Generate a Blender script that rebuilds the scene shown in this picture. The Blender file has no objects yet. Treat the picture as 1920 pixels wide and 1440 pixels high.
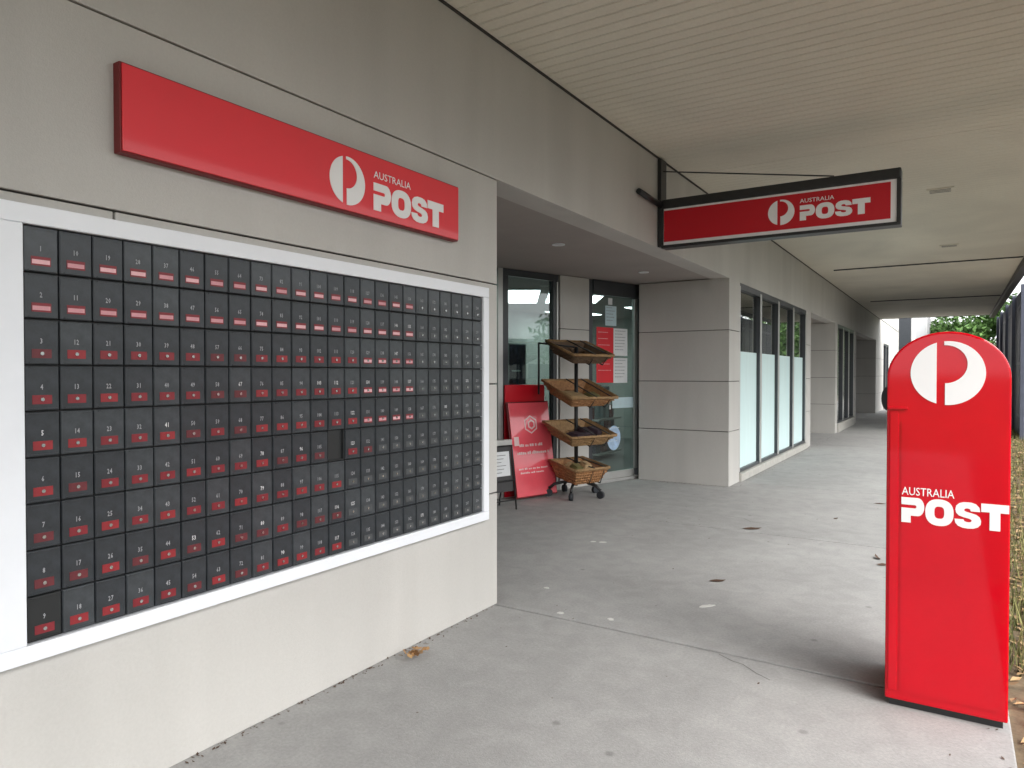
import bpy, bmesh, math, random
import numpy as np
from mathutils import Vector, Matrix
from mathutils.geometry import tessellate_polygon
R = math.radians
random.seed(7)
S = bpy.context.scene

# ------------------------------------------------------------------ camera, sky, sun, exposure
cam_d = bpy.data.cameras.new('camera')
cam = bpy.data.objects.new('camera', cam_d)
S.collection.objects.link(cam)
cam.location = (0, 0, 1.4)
cam.rotation_euler = (R(90 - 0.876), 0, R(32.4))
cam_d.sensor_width = 36
cam_d.lens = 36 * 1308 / 1920
cam_d.clip_start = 0.05
cam_d.clip_end = 2000
S.camera = cam

SUN_EL, SUN_AZ = R(46), R(112)          # azimuth clockwise from +Y: sun over the street side
w = bpy.data.worlds.new('World')
S.world = w
w.use_nodes = True
nt = w.node_tree
bg = nt.nodes['Background']
sky = nt.nodes.new('ShaderNodeTexSky')
sky.sky_type = 'NISHITA'
sky.sun_disc = False
sky.sun_elevation = SUN_EL
sky.sun_rotation = SUN_AZ
sky.dust_density = 8
sky.air_density = 1.0
sky.ozone_density = 0.6
hs = nt.nodes.new('ShaderNodeHueSaturation')
hs.inputs['Saturation'].default_value = 0.22
nt.links.new(sky.outputs[0], hs.inputs['Color'])
ov = nt.nodes.new('ShaderNodeMix')           # overcast: the clear sky veiled by an even layer of cloud
ov.data_type = 'RGBA'
ov.inputs[0].default_value = 0.65
ov.inputs[7].default_value = (5.6, 5.75, 5.9, 1)
nt.links.new(hs.outputs[0], ov.inputs[6])
nt.links.new(ov.outputs[2], bg.inputs[0])
bg.inputs[1].default_value = 0.15
sd = bpy.data.lights.new('sun', 'SUN')
sd.energy = 0.55
sd.angle = R(40)
sd.color = (1, 0.96, 0.9)
so = bpy.data.objects.new('sun', sd)
S.collection.objects.link(so)
sv = Vector((math.sin(SUN_AZ) * math.cos(SUN_EL), math.cos(SUN_AZ) * math.cos(SUN_EL), math.sin(SUN_EL)))
so.rotation_euler = sv.to_track_quat('Z', 'Y').to_euler()
S.view_settings.view_transform = 'Standard'
S.view_settings.look = 'None'
S.view_settings.gamma = 1
S.view_settings.use_curve_mapping = False
S.view_settings.exposure = 1.73
S.render.engine = 'CYCLES'
S.cycles.use_denoising = True
S.cycles.max_bounces = 8
S.cycles.diffuse_bounces = 5
S.cycles.glossy_bounces = 4
S.cycles.transparent_max_bounces = 12
S.cycles.caustics_reflective = False
S.cycles.caustics_refractive = False
S.cycles.sample_clamp_indirect = 6

# ------------------------------------------------------------------ materials
MATS = {}


def mat(name, col, rough=0.6, var=0.0, vscale=6.0, bump=0.0, bscale=60.0, metal=0.0, coat=0.0, spec=0.5,
        emit=None, stretch=(1, 1, 1), col2=None, island=False):
    m = bpy.data.materials.new(name)
    MATS[name] = m
    m.use_nodes = True
    n = m.node_tree
    b = n.nodes['Principled BSDF']
    b.inputs['Base Color'].default_value = (*col, 1)
    b.inputs['Roughness'].default_value = rough
    b.inputs['Metallic'].default_value = metal
    b.inputs['Coat Weight'].default_value = coat
    b.inputs['Coat Roughness'].default_value = 0.06
    b.inputs['Specular IOR Level'].default_value = spec
    if emit:
        b.inputs['Emission Color'].default_value = (*emit[0], 1)
        b.inputs['Emission Strength'].default_value = emit[1]
    if var or bump:
        tc = n.nodes.new('ShaderNodeTexCoord')
        mp = n.nodes.new('ShaderNodeMapping')
        mp.inputs['Scale'].default_value = stretch
        n.links.new(tc.outputs['Object'], mp.inputs[0])
    if var:
        nz = n.nodes.new('ShaderNodeTexNoise')
        nz.inputs['Scale'].default_value = vscale
        nz.inputs['Detail'].default_value = 8
        nz.inputs['Roughness'].default_value = 0.65
        n.links.new(mp.outputs[0], nz.inputs['Vector'])
        cr = n.nodes.new('ShaderNodeValToRGB')
        cr.color_ramp.elements[0].position = 0.3
        cr.color_ramp.elements[1].position = 0.7
        c2 = col2 if col2 else tuple(min(1, c * (1 + var)) for c in col)
        c1 = tuple(c * (1 - var) for c in col)
        cr.color_ramp.elements[0].color = (*c1, 1)
        cr.color_ramp.elements[1].color = (*c2, 1)
        if island:
            ge = n.nodes.new('ShaderNodeNewGeometry')
            n.links.new(ge.outputs['Random Per Island'], cr.inputs[0])
            cr.color_ramp.elements[0].position = 0.0
            cr.color_ramp.elements[1].position = 1.0
        else:
            n.links.new(nz.outputs['Fac'], cr.inputs[0])
        n.links.new(cr.outputs[0], b.inputs['Base Color'])
        mr = n.nodes.new('ShaderNodeMapRange')
        mr.inputs['To Min'].default_value = max(0, rough - 0.08)
        mr.inputs['To Max'].default_value = min(1, rough + 0.08)
        n.links.new(nz.outputs['Fac'], mr.inputs[0])
        n.links.new(mr.outputs[0], b.inputs['Roughness'])
    if bump:
        n2 = n.nodes.new('ShaderNodeTexNoise')
        n2.inputs['Scale'].default_value = bscale
        n2.inputs['Detail'].default_value = 6
        n.links.new(mp.outputs[0], n2.inputs['Vector'])
        bp = n.nodes.new('ShaderNodeBump')
        bp.inputs['Strength'].default_value = bump
        bp.inputs['Distance'].default_value = 0.01
        n.links.new(n2.outputs['Fac'], bp.inputs['Height'])
        n.links.new(bp.outputs[0], b.inputs['Normal'])
    return m


def glass(name, tint, refl=1.0, rough=0.0):
    m = bpy.data.materials.new(name)
    MATS[name] = m
    m.use_nodes = True
    n = m.node_tree
    n.nodes.clear()
    o = n.nodes.new('ShaderNodeOutputMaterial')
    t = n.nodes.new('ShaderNodeBsdfTransparent')
    t.inputs[0].default_value = (*tint, 1)
    g = n.nodes.new('ShaderNodeBsdfGlossy')
    g.inputs['Roughness'].default_value = rough
    g.inputs['Color'].default_value = (refl, refl, refl, 1)
    lw = n.nodes.new('ShaderNodeLayerWeight')
    lw.inputs['Blend'].default_value = 0.5
    pw = n.nodes.new('ShaderNodeMath')
    pw.operation = 'POWER'
    pw.inputs[1].default_value = 3.5
    n.links.new(lw.outputs['Facing'], pw.inputs[0])
    f = n.nodes.new('ShaderNodeMapRange')
    f.inputs['To Min'].default_value = 0.07
    f.inputs['To Max'].default_value = 0.95
    n.links.new(pw.outputs[0], f.inputs[0])
    mx = n.nodes.new('ShaderNodeMixShader')
    n.links.new(f.outputs[0], mx.inputs[0])
    n.links.new(t.outputs[0], mx.inputs[1])
    n.links.new(g.outputs[0], mx.inputs[2])
    n.links.new(mx.outputs[0], o.inputs[0])
    return m


def layered(m, scale_big=0.7, amt=0.35, streak=None, spots=0.0):
    """multiply a second, larger weathering pattern over a material's base colour"""
    n = m.node_tree
    b = n.nodes['Principled BSDF']
    src = b.inputs['Base Color'].links[0].from_socket
    tc = n.nodes.new('ShaderNodeTexCoord')
    mp = n.nodes.new('ShaderNodeMapping')
    if streak:
        mp.inputs['Scale'].default_value = streak
    nz = n.nodes.new('ShaderNodeTexNoise')
    nz.inputs['Scale'].default_value = scale_big
    nz.inputs['Detail'].default_value = 5
    nz.inputs['Distortion'].default_value = 0.6
    n.links.new(tc.outputs['Object'], mp.inputs[0])
    n.links.new(mp.outputs[0], nz.inputs['Vector'])
    mr = n.nodes.new('ShaderNodeMapRange')
    mr.inputs['From Min'].default_value = 0.35
    mr.inputs['From Max'].default_value = 0.65
    mr.inputs['To Min'].default_value = 1 - amt
    mr.inputs['To Max'].default_value = 1.0
    n.links.new(nz.outputs['Fac'], mr.inputs[0])
    mx = n.nodes.new('ShaderNodeMix')
    mx.data_type = 'RGBA'
    mx.blend_type = 'MULTIPLY'
    mx.inputs[0].default_value = 1
    n.links.new(src, mx.inputs[6])
    n.links.new(mr.outputs[0], mx.inputs[7])
    out = mx.outputs[2]
    if spots:
        vo = n.nodes.new('ShaderNodeTexVoronoi')
        vo.inputs['Scale'].default_value = 3.2
        vo.inputs['Randomness'].default_value = 1
        n.links.new(tc.outputs['Object'], vo.inputs['Vector'])
        m2 = n.nodes.new('ShaderNodeMapRange')
        m2.inputs['From Min'].default_value = 0.035
        m2.inputs['From Max'].default_value = 0.075
        m2.inputs['To Min'].default_value = 1 - spots
        m2.inputs['To Max'].default_value = 1
        n.links.new(vo.outputs['Distance'], m2.inputs[0])
        m3 = n.nodes.new('ShaderNodeMix')
        m3.data_type = 'RGBA'
        m3.blend_type = 'MULTIPLY'
        m3.inputs[0].default_value = 1
        n.links.new(out, m3.inputs[6])
        n.links.new(m2.outputs[0], m3.inputs[7])
        out = m3.outputs[2]
    n.links.new(out, b.inputs['Base Color'])
    return m


def ribs(m, per_m=10.0):
    """shallow grooves across the lining boards, every 0.1 m along the street"""
    n = m.node_tree
    b = n.nodes['Principled BSDF']
    tc = n.nodes.new('ShaderNodeTexCoord')
    sp = n.nodes.new('ShaderNodeSeparateXYZ')
    n.links.new(tc.outputs['Object'], sp.inputs[0])
    a = n.nodes.new('ShaderNodeMath'); a.operation = 'MULTIPLY'; a.inputs[1].default_value = per_m
    f = n.nodes.new('ShaderNodeMath'); f.operation = 'FRACT'
    p = n.nodes.new('ShaderNodeMath'); p.operation = 'PINGPONG'; p.inputs[1].default_value = 0.5
    r = n.nodes.new('ShaderNodeMapRange')
    r.inputs['From Min'].default_value = 0.0
    r.inputs['From Max'].default_value = 0.12
    n.links.new(sp.outputs['Y'], a.inputs[0]); n.links.new(a.outputs[0], f.inputs[0])
    n.links.new(f.outputs[0], p.inputs[0]); n.links.new(p.outputs[0], r.inputs[0])
    bp = n.nodes.new('ShaderNodeBump')
    bp.inputs['Strength'].default_value = 1.0
    bp.inputs['Distance'].default_value = 0.009
    n.links.new(r.outputs[0], bp.inputs['Height'])
    if b.inputs['Normal'].links:
        n.links.new(b.inputs['Normal'].links[0].from_socket, bp.inputs['Normal'])
    n.links.new(bp.outputs[0], b.inputs['Normal'])
    return m


layered(mat('wall_paint', (0.58, 0.568, 0.542), 0.75, 0.035, 90, 0.15, 220), 2.2, 0.09, (1, 1, 0.12))
layered(MATS['wall_paint'], 0.5, 0.08)
ribs(layered(mat('soffit_paint', (0.78, 0.745, 0.64), 0.8, 0.05, 40, 0.10, 50), 0.6, 0.16))
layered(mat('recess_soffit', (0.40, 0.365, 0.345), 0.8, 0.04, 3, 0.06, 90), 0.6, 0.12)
layered(layered(mat('concrete', (0.35, 0.35, 0.346), 0.9, 0.13, 70, 0.22, 150), 7, 0.12), 0.7, 0.16, None, 0.32)
mat('concrete_edge', (0.45, 0.44, 0.41), 0.85, 0.12, 12, 0.3, 90)
mat('joint_dark', (0.05, 0.048, 0.045), 0.95)
mat('white_frame', (0.84, 0.87, 0.92), 0.4, 0.03, 4)
layered(mat('box_door', (0.036, 0.042, 0.049), 0.36, 0.3, 22, 0.05, 200), 1.6, 0.22)
mat('box_door_light', (0.048, 0.055, 0.062), 0.34, 0.3, 22)
mat('box_door_dark', (0.016, 0.018, 0.019), 0.5, 0.1, 18)
mat('door_edge', (0.012, 0.013, 0.015), 0.5)
mat('label_red', (0.21, 0.018, 0.026), 0.45, 0.25, 25)
mat('label_pink', (0.78, 0.46, 0.49), 0.5, 0.1, 60)
mat('label_rose', (0.62, 0.30, 0.33), 0.5, 0.1, 60)
mat('label_bright', (0.27, 0.022, 0.028), 0.45, 0.25, 25)
mat('label_worn', (0.13, 0.022, 0.028), 0.5, 0.3, 25)
mat('label_grey', (0.072, 0.077, 0.082), 0.5, 0.1, 60)
mat('print_white', (0.72, 0.72, 0.74), 0.5)
mat('number_paint', (0.36, 0.37, 0.39), 0.5)
mat('lock_metal', (0.6, 0.6, 0.6), 0.25, metal=1)
mat('sign_red', (0.56, 0.002, 0.014), 0.33, 0.03, 2)
mat('sign_red_dark', (0.16, 0.006, 0.008), 0.5)
mat('sign_red_soft', (0.78, 0.022, 0.036), 0.42, 0.04, 1.4, coat=0.35)
mat('postbox_red', (0.58, 0.0005, 0.011), 0.32, 0.08, 2.5, 0.012, 3, coat=0.85, spec=0.0)
mat('sign_white', (0.88, 0.88, 0.89), 0.4)
mat('black_metal', (0.018, 0.019, 0.02), 0.4, 0.2, 20)
mat('dark_frame', (0.045, 0.05, 0.058), 0.35, 0.1, 8)
mat('silver_frame', (0.55, 0.55, 0.54), 0.38, 0.05, 8, metal=0.5)
mat('frost_film', (0.68, 0.86, 0.865), 0.55, 0.04, 2.5, stretch=(1, 6, 0.4))
mat('interior', (0.40, 0.415, 0.39), 0.8, 0.15, 2)
mat('interior_navy', (0.03, 0.035, 0.06), 0.6, 0.3, 6)
mat('interior_floor', (0.14, 0.14, 0.135), 0.5, 0.1, 4)
mat('lit_panel', (0.9, 0.9, 0.9), 0.5, emit=((1, 0.99, 0.96), 4.0))
mat('paper', (0.78, 0.80, 0.82), 0.6, 0.03, 12)
mat('paper_blue', (0.55, 0.70, 0.76), 0.5, 0.05, 12)
mat('sticker_blue', (0.42, 0.58, 0.78), 0.5, 0.25, 14)
mat('print_grey', (0.25, 0.28, 0.32), 0.6)
mat('board_red_glare', (0.88, 0.11, 0.145), 0.25, 0.08, 3, coat=0.8)  # lifted pinkish red: sky glare on the panel put into the colour
mat('board_text', (0.85, 0.62, 0.62), 0.5)
mat('wicker', (0.36, 0.18, 0.075), 0.7, 0.4, 30, 0.5, 60)
mat('wicker_light', (0.33, 0.20, 0.09), 0.7, 0.35, 30, 0.4, 60)
mat('wicker_dark', (0.13, 0.08, 0.045), 0.7, 0.3, 30)
mat('pouch_dark', (0.035, 0.02, 0.03), 0.6, 0.4, 20, 0.3, 40)
mat('parcel_tan', (0.42, 0.29, 0.15), 0.7, 0.25, 12, 0.2, 30)
mat('parcel_olive', (0.16, 0.14, 0.05), 0.7, 0.25, 12, 0.2, 30)
mat('parcel_brown', (0.16, 0.07, 0.03), 0.7, 0.25, 12, 0.2, 30)
mat('rubber', (0.02, 0.024, 0.03), 0.6)
mat('poster_purple', (0.10, 0.07, 0.12), 0.4, 0.6, 16)
mat('screen_blue', (0.085, 0.095, 0.135), 0.5, 0.15, 5)
mat('screen_light', (0.19, 0.20, 0.26), 0.5, 0.15, 5)
mat('gutter', (0.04, 0.038, 0.04), 0.5, 0.2, 8)
layered(mat('soil', (0.17, 0.125, 0.075), 0.95, 0.35, 12, 0.8, 30), 1.2, 0.3)
mat('leaf_litter', (0.20, 0.10, 0.04), 0.8, 0.6, 1, col2=(0.50, 0.34, 0.17), island=True)
mat('grass_blade', (0.10, 0.13, 0.035), 0.7, 0.5, 1, col2=(0.34, 0.33, 0.14), island=True)
mat('grass_ground', (0.075, 0.095, 0.04), 0.95, 0.35, 2, 0.5, 20)
mat('asphalt', (0.055, 0.055, 0.056), 0.85, 0.25, 20, 0.4, 120)
mat('road_paint', (0.7, 0.7, 0.68), 0.6, 0.1, 10)
mat('leaf_brown', (0.075, 0.04, 0.025), 0.7, 0.3, 40)
mat('leaf_orange', (0.34, 0.15, 0.05), 0.7, 0.5, 1, col2=(0.5, 0.3, 0.13), island=True)
mat('scrap_white', (0.58, 0.58, 0.56), 0.7)
mat('foliage', (0.05, 0.105, 0.03), 0.6, 0.5, 1, col2=(0.12, 0.23, 0.06), island=True)
mat('foliage_red', (0.16, 0.035, 0.025), 0.6, 0.5, 1, col2=(0.30, 0.10, 0.07), island=True)
mat('bark', (0.12, 0.09, 0.065), 0.9, 0.3, 12, 0.6, 30)
mat('white_render', (0.62, 0.62, 0.63), 0.7, 0.04, 2)
mat('roof_metal', (0.25, 0.26, 0.27), 0.5, 0.1, 3)
glass('shop_glass', (0.60, 0.70, 0.69))
glass('shop_glass_dark', (0.62, 0.68, 0.65))
for k in ('foliage', 'foliage_red', 'grass_blade'):
    MATS[k].node_tree.nodes['Principled BSDF'].inputs['Specular IOR Level'].default_value = 0.2


# ------------------------------------------------------------------ helpers
def tag(o, label=None, cat=None, group=None, kind=None):
    if label: o['label'] = label
    if cat: o['category'] = cat
    if group: o['group'] = group
    if kind: o['kind'] = kind
    return o


def empty(name, loc=(0, 0, 0), rz=0.0):
    o = bpy.data.objects.new(name, None)
    o.empty_display_size = 0.2
    o.location = loc
    o.rotation_euler = (0, 0, rz)
    S.collection.objects.link(o)
    return o


def link(name, me, parent=None, mats=()):
    for m in mats:
        me.materials.append(MATS[m])
    o = bpy.data.objects.new(name, me)
    S.collection.objects.link(o)
    if parent: o.parent = parent
    return o


class MB:
    """collects shapes into one bmesh"""
    def __init__(self):
        self.bm = bmesh.new()

    def box(self, x0, x1, y0, y1, z0, z1, bev=0.0, mi=0, M=None, taper=None):
        bm = self.bm
        vs = []
        for z in (z0, z1):
            for (x, y) in ((x0, y0), (x1, y0), (x1, y1), (x0, y1)):
                if taper and z == z0:
                    cx, cy = (x0 + x1) / 2, (y0 + y1) / 2
                    x, y = cx + (x - cx) * taper, cy + (y - cy) * taper
                vs.append(bm.verts.new((x, y, z)))
        fs = [bm.faces.new([vs[i] for i in q]) for q in
              ((3, 2, 1, 0), (4, 5, 6, 7), (0, 1, 5, 4), (1, 2, 6, 5), (2, 3, 7, 6), (3, 0, 4, 7))]
        for f in fs: f.material_index = mi
        if bev:
            ed = list({e for f in fs for e in f.edges})
            r = bmesh.ops.bevel(bm, geom=ed, offset=bev, segments=2, affect='EDGES', profile=0.5)
            vs = list({v for f in r['faces'] for v in f.verts} | {v for v in vs if v.is_valid})
            for f in r['faces']: f.material_index = mi
        if M is not None:
            bmesh.ops.transform(bm, matrix=M, verts=[v for v in vs if v.is_valid])
        return self

    def tube(self, pts, r, seg=8, mi=0, closed=False, r2=None):
        bm = self.bm
        pts = [Vector(p) for p in pts]
        rings = []
        n = len(pts)
        for i, p in enumerate(pts):
            if closed:
                d = pts[(i + 1) % n] - pts[i - 1]
            else:
                d = pts[min(i + 1, n - 1)] - pts[max(i - 1, 0)]
            d.normalize()
            a = Vector((0, 0, 1)) if abs(d.z) < 0.9 else Vector((1, 0, 0))
            u = d.cross(a).normalized()
            v = d.cross(u)
            rr = r if r2 is None else r + (r2 - r) * i / (n - 1)
            rings.append([bm.verts.new(p + (u * math.cos(t) + v * math.sin(t)) * rr)
                          for t in [2 * math.pi * k / seg for k in range(seg)]])
        m = n if closed else n - 1
        for i in range(m):
            A, B = rings[i], rings[(i + 1) % n]
            for k in range(seg):
                f = bm.faces.new((A[k], A[(k + 1) % seg], B[(k + 1) % seg], B[k]))
                f.material_index = mi
                f.smooth = True
        if not closed:
            bm.faces.new(rings[0][::-1]).material_index = mi
            bm.faces.new(rings[-1]).material_index = mi
        return self

    def prism(self, pts2, place, t, mi=0, bev=0.0):
        """pts2: outline in (u,v); place(u,v,w) -> world; extruded from w=0 to w=t"""
        bm = self.bm
        q_ = []
        for p in pts2:
            if not q_ or (abs(p[0] - q_[-1][0]) + abs(p[1] - q_[-1][1])) > 1e-5: q_.append(p)
        if abs(q_[0][0] - q_[-1][0]) + abs(q_[0][1] - q_[-1][1]) < 1e-5: q_.pop()
        pts2 = q_
        A = [bm.verts.new(place(u, v, 0)) for u, v in pts2]
        B = [bm.verts.new(place(u, v, t)) for u, v in pts2]
        n = len(A)
        fs = []
        for (i, j, k) in tessellate_polygon([[Vector((u, v, 0)) for u, v in pts2]]):
            fs.append(bm.faces.new((A[i], A[k], A[j])))
            fs.append(bm.faces.new((B[i], B[j], B[k])))
        for i in range(n):
            f = bm.faces.new((A[i], A[(i + 1) % n], B[(i + 1) % n], B[i]))
            fs.append(f)
        for f in fs: f.material_index = mi
        return self

    def ring(self, outer, inner, place, t, mi=0):
        bm = self.bm
        n = len(outer)
        L = [[bm.verts.new(place(u, v, q)) for u, v in P] for P in (outer, inner) for q in (0, t)]
        oA, oB, iA, iB = L
        for i in range(n):
            j = (i + 1) % n
            for q in ((oA[i], oA[j], oB[j], oB[i]), (iB[i], iB[j], iA[j], iA[i]), (oB[i], oB[j], iB[j], iB[i]),
                      (iA[i], iA[j], oA[j], oA[i])):
                bm.faces.new(q).material_index = mi
        return self

    def blob(self, c, rx, ry, rz, seed=0, amp=0.15, mi=0):
        r = bmesh.ops.create_icosphere(self.bm, subdivisions=2, radius=1)
        rn = random.Random(seed)
        for v in r['verts']:
            k = 1 + rn.uniform(-amp, amp)
            v.co = Vector((c[0] + v.co.x * rx * k, c[1] + v.co.y * ry * k, c[2] + v.co.z * rz * k))
        for f in {f for v in r['verts'] for f in v.link_faces}:
            f.material_index = mi
            f.smooth = True
        return self

    def done(self, name, mats, parent=None, smooth=False):
        bmesh.ops.recalc_face_normals(self.bm, faces=self.bm.faces)
        me = bpy.data.meshes.new(name)
        self.bm.to_mesh(me)
        self.bm.free()
        if smooth:
            for p in me.polygons: p.use_smooth = True
        return link(name, me, parent, [mats] if isinstance(mats, str) else mats)


def bx(name, m, parent, x0, x1, y0, y1, z0, z1, bev=0.0):
    return MB().box(x0, x1, y0, y1, z0, z1, bev).done(name, m, parent)


def text_mesh(name, body, m, parent, origin, ux, uz, n, width=None, height=0.05, bold=0.0, depth=0.0, align='LEFT'):
    cu = bpy.data.curves.new('tmp', 'FONT')
    cu.body = body
    cu.size = 1
    cu.offset = bold
    cu.resolution_u = 2
    to = bpy.data.objects.new('tmp', cu)
    S.collection.objects.link(to)
    dg = bpy.context.evaluated_depsgraph_get()
    me = bpy.data.meshes.new_from_object(to.evaluated_get(dg))
    bpy.data.objects.remove(to)
    bpy.data.curves.remove(cu)
    co = np.array([v.co[:] for v in me.vertices])
    x0, x1, y0, y1 = co[:, 0].min(), co[:, 0].max(), co[:, 1].min(), co[:, 1].max()
    sy = height / (y1 - y0)
    sx = (width / (x1 - x0)) if width else sy
    O, U, Z, N = Vector(origin), Vector(ux), Vector(uz), Vector(n)
    sh = 0 if align == 'LEFT' else (x1 - x0) * sx / 2
    for v in me.vertices:
        v.co = O + U * ((v.co.x - x0) * sx - sh) + Z * ((v.co.y - y0) * sy) + N * depth
    me.materials.clear()
    me.name = name
    return link(name, me, parent, [m])


# ---- the round split emblem and the heavy wordmark, as flat cut letters
def arc(cx, cy, r, a0, a1, n):
    return [(cx + r * math.cos(R(a0 + (a1 - a0) * i / n)), cy + r * math.sin(R(a0 + (a1 - a0) * i / n))) for i in range(n + 1)]


def emblem(parent, m, place, r, t=0.003, name='emblem'):
    mb = MB()
    a = math.degrees(math.acos(0.29))
    left = arc(0, 0, 1, 180 - a, 180 + a, 28)
    mb.prism([(u * r, v * r) for u, v in left], place, t)
    a1 = math.degrees(math.acos(-0.09))
    right = arc(0, 0, 1, a1, -math.degrees(math.acos(-0.06)), 40)
    bc, br = (-0.067, 0.277), 0.597
    b = arc(bc[0], bc[1], br, -89, 92, 26)
    mb.prism([(u * r, v * r) for u, v in right + [(-0.06, -0.32)] + b[1:] + [(-0.09, 0.874)]], place, t)
    return mb.done(name, m, parent)


def sup(cx, cy, rx, ry, p, n):
    o = []
    for i in range(n):
        t = 2 * math.pi * i / n
        c, s = math.cos(t), math.sin(t)
        o.append((cx + rx * math.copysign(abs(c) ** (2 / p), c), cy + ry * math.copysign(abs(s) ** (2 / p), s)))
    return o


S_OUT = [(1.08, .66), (1.05, .82), (.9, .95), (.72, .995), (.56, 1.0), (.38, .995), (.2, .945), (.07, .84), (.03, .69), (.07, .56), (.18, .47),
         (.36, .42), (.62, .375), (.71, .34), (.73, .3), (.70, .255), (.62, .235), (.52, .235), (.42, .265), (.38, .33), (0, .33),
         (.03, .18), (.14, .07), (.34, .005), (.56, -.01), (.80, .005), (.99, .07), (1.1, .18), (1.12, .32), (1.06, .46),
         (.93, .54), (.72, .59), (.5, .63), (.42, .66), (.41, .715), (.47, .755), (.56, .765), (.65, .745), (.69, .66)]


def wordmark(parent, m, place, h, width, t=0.003, name='wordmark'):
    """POST in heavy extended capitals; origin bottom left"""
    mb = MB()
    sx = width / 4.62
    def T(pts, dx): return [((u + dx) * sx, v * h) for u, v in pts]
    bowl = arc(0.74, 0.64, 0.36, 90, -90, 12)
    bowl = [(u if u < .74 else .74 + (u - .74) * .82, v) for u, v in bowl]
    P = [(0, 1.0)] + bowl + [(.43, .28), (.43, 0), (0, 0), (0, .58), (.62, .58)] + [(.67, .60), (.68, .645), (.67, .69), (.62, .71), (0, .71)]
    mb.prism(T(P, 0), place, t)
    O = sup(0.62, 0.5, 0.62, 0.52, 2.4, 40)
    I = sup(0.62, 0.5, 0.215, 0.235, 3.0, 40)
    mb.ring(T(O, 1.08), T(I, 1.08), place, t)
    mb.prism(T(S_OUT, 2.36), place, t)
    Tt = [(0, 1), (1.14, 1), (1.14, .68), (.79, .68), (.79, 0), (.35, 0), (.35, .68), (0, .68)]
    mb.prism(T(Tt, 3.48), place, t)
    return mb.done(name, m, parent)


# ------------------------------------------------------------------ ground, road, paths
WX = -2.342                       # front plane of the shop wall
def slab(name, m, x0, x1, y0, y1, z0, z1, bev=0):
    return tag(bx(name, m, None, x0, x1, y0, y1, z0, z1, bev), kind='structure')


g = MB()
g.bm.faces.new([g.bm.verts.new(p) for p in ((-600, -600, -.2), (600, -600, -.2), (600, 900, -.2), (-600, 900, -.2))])
tag(g.done('ground', 'grass_ground'), kind='structure')
fp = tag(empty('footpath'), kind='structure')
ys = [-7.7, -4.9, -2.1, 0.7, 3.5, 6.3, 9.1, 11.9, 14.7, 17.5, 20.3, 23.1, 25.9, 28.7, 31.5, 34.3, 37.1, 39.9, 42.7]
for a, b in zip(ys[:-1], ys[1:]):
    x0 = -5.2 if 0.7 <= a < 9 else (-3.9 if 11 < a < 26 else -2.6)
    bx('concrete_slab', 'concrete', fp, x0, 0.2, a + .009, b - .009, -.12, 0, .006)
bx('slab_bed', 'joint_dark', fp, -5.2, .19, -7.7, 42.7, -.19, -.02)
slab('garden_bed', 'soil', .2, 2.58, -8, 43, -.19, -.02)
slab('kerb', 'concrete_edge', 2.6, 2.75, -40, 80, -.19, 0, .015)
slab('road', 'asphalt', 2.75, 11, -60, 100, -.198, -.15)
slab('opposite_kerb', 'concrete_edge', 11.01, 11.16, -60, 100, -.19, 0, .015)
slab('opposite_path', 'concrete', 11.17, 13, -60, 100, -.19, -.01)
rl = tag(empty('road_marking'), kind='structure')
for k in range(-5, 10):
    bx('painted_dash', 'road_paint', rl, 6.8, 6.92, k * 6, k * 6 + 3, -.15, -.146)

# ------------------------------------------------------------------ the building
B = tag(empty('post_office_building'), 'cream painted shopfront building with recessed entrances and grooved wall panels', 'building')


def courses(x0, x1, y0, y1, zs, m='wall_paint', gap=.008, core=.015, name='wall_panel', ysplit=None):
    bx('panel_backing', 'joint_dark', B, x0 + core, x1 - core, y0 + core, y1 - core, zs[0] + .012, zs[-1] - .012)
    for a, b in zip(zs[:-1], zs[1:]):
        if ysplit and abs(a - ysplit[0]) < .01:
            yy = [y0] + ysplit[1] + [y1]
        else:
            yy = [y0, y1]
        for c, d in zip(yy[:-1], yy[1:]):
            bx(name, m, B, x0, x1, c + (gap / 2 if c != y0 else 0), d - (gap / 2 if d != y1 else 0),
               a + (gap / 2 if a != zs[0] else 0), b - gap / 2, .003)


GZ = [0, .678, 1.30, 1.936]
courses(WX - .22, WX, -8, 3.521, [0, .678, 1.336, 1.936, 2.566], ysplit=(1.336, [-3.1, -.9, 1.245]))
courses(WX - .22, WX, -8, 39, [2.57, 3.40], ysplit=None)
bx('parapet', 'wall_paint', B, WX - .22, WX, -8, 39, 3.43, 4.7, .005)
bx('parapet_cap', 'roof_metal', B, WX - .27, WX + .05, -8.05, 39.05, 4.702, 4.76, .01)
bx('roof', 'roof_metal', B, -12, WX - .221, -8, 39, 3.5, 3.6)
bx('side_wall', 'wall_paint', B, -12, WX - .225, -8.2, -8.0, 0, 3.49)
bx('end_wall', 'wall_paint', B, -12, WX - .001, 39.005, 39.2, 0, 4.7)
bx('rear_wall', 'interior', B, -12.2, -12.005, -8.2, 39.2, 0, 3.49)
bx('partition', 'interior', B, -5.2, WX - .225, 3.3, 3.516, 0, 2.576)
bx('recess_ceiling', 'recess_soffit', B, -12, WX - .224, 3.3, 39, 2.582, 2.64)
bx('shop_floor', 'interior_floor', B, -12, -5.21, -8, 39, -.1, .0)
bx('shop_floor', 'interior_floor', B, -5.205, -2.62, 9.2, 13.8, -.001, .004)
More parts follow.
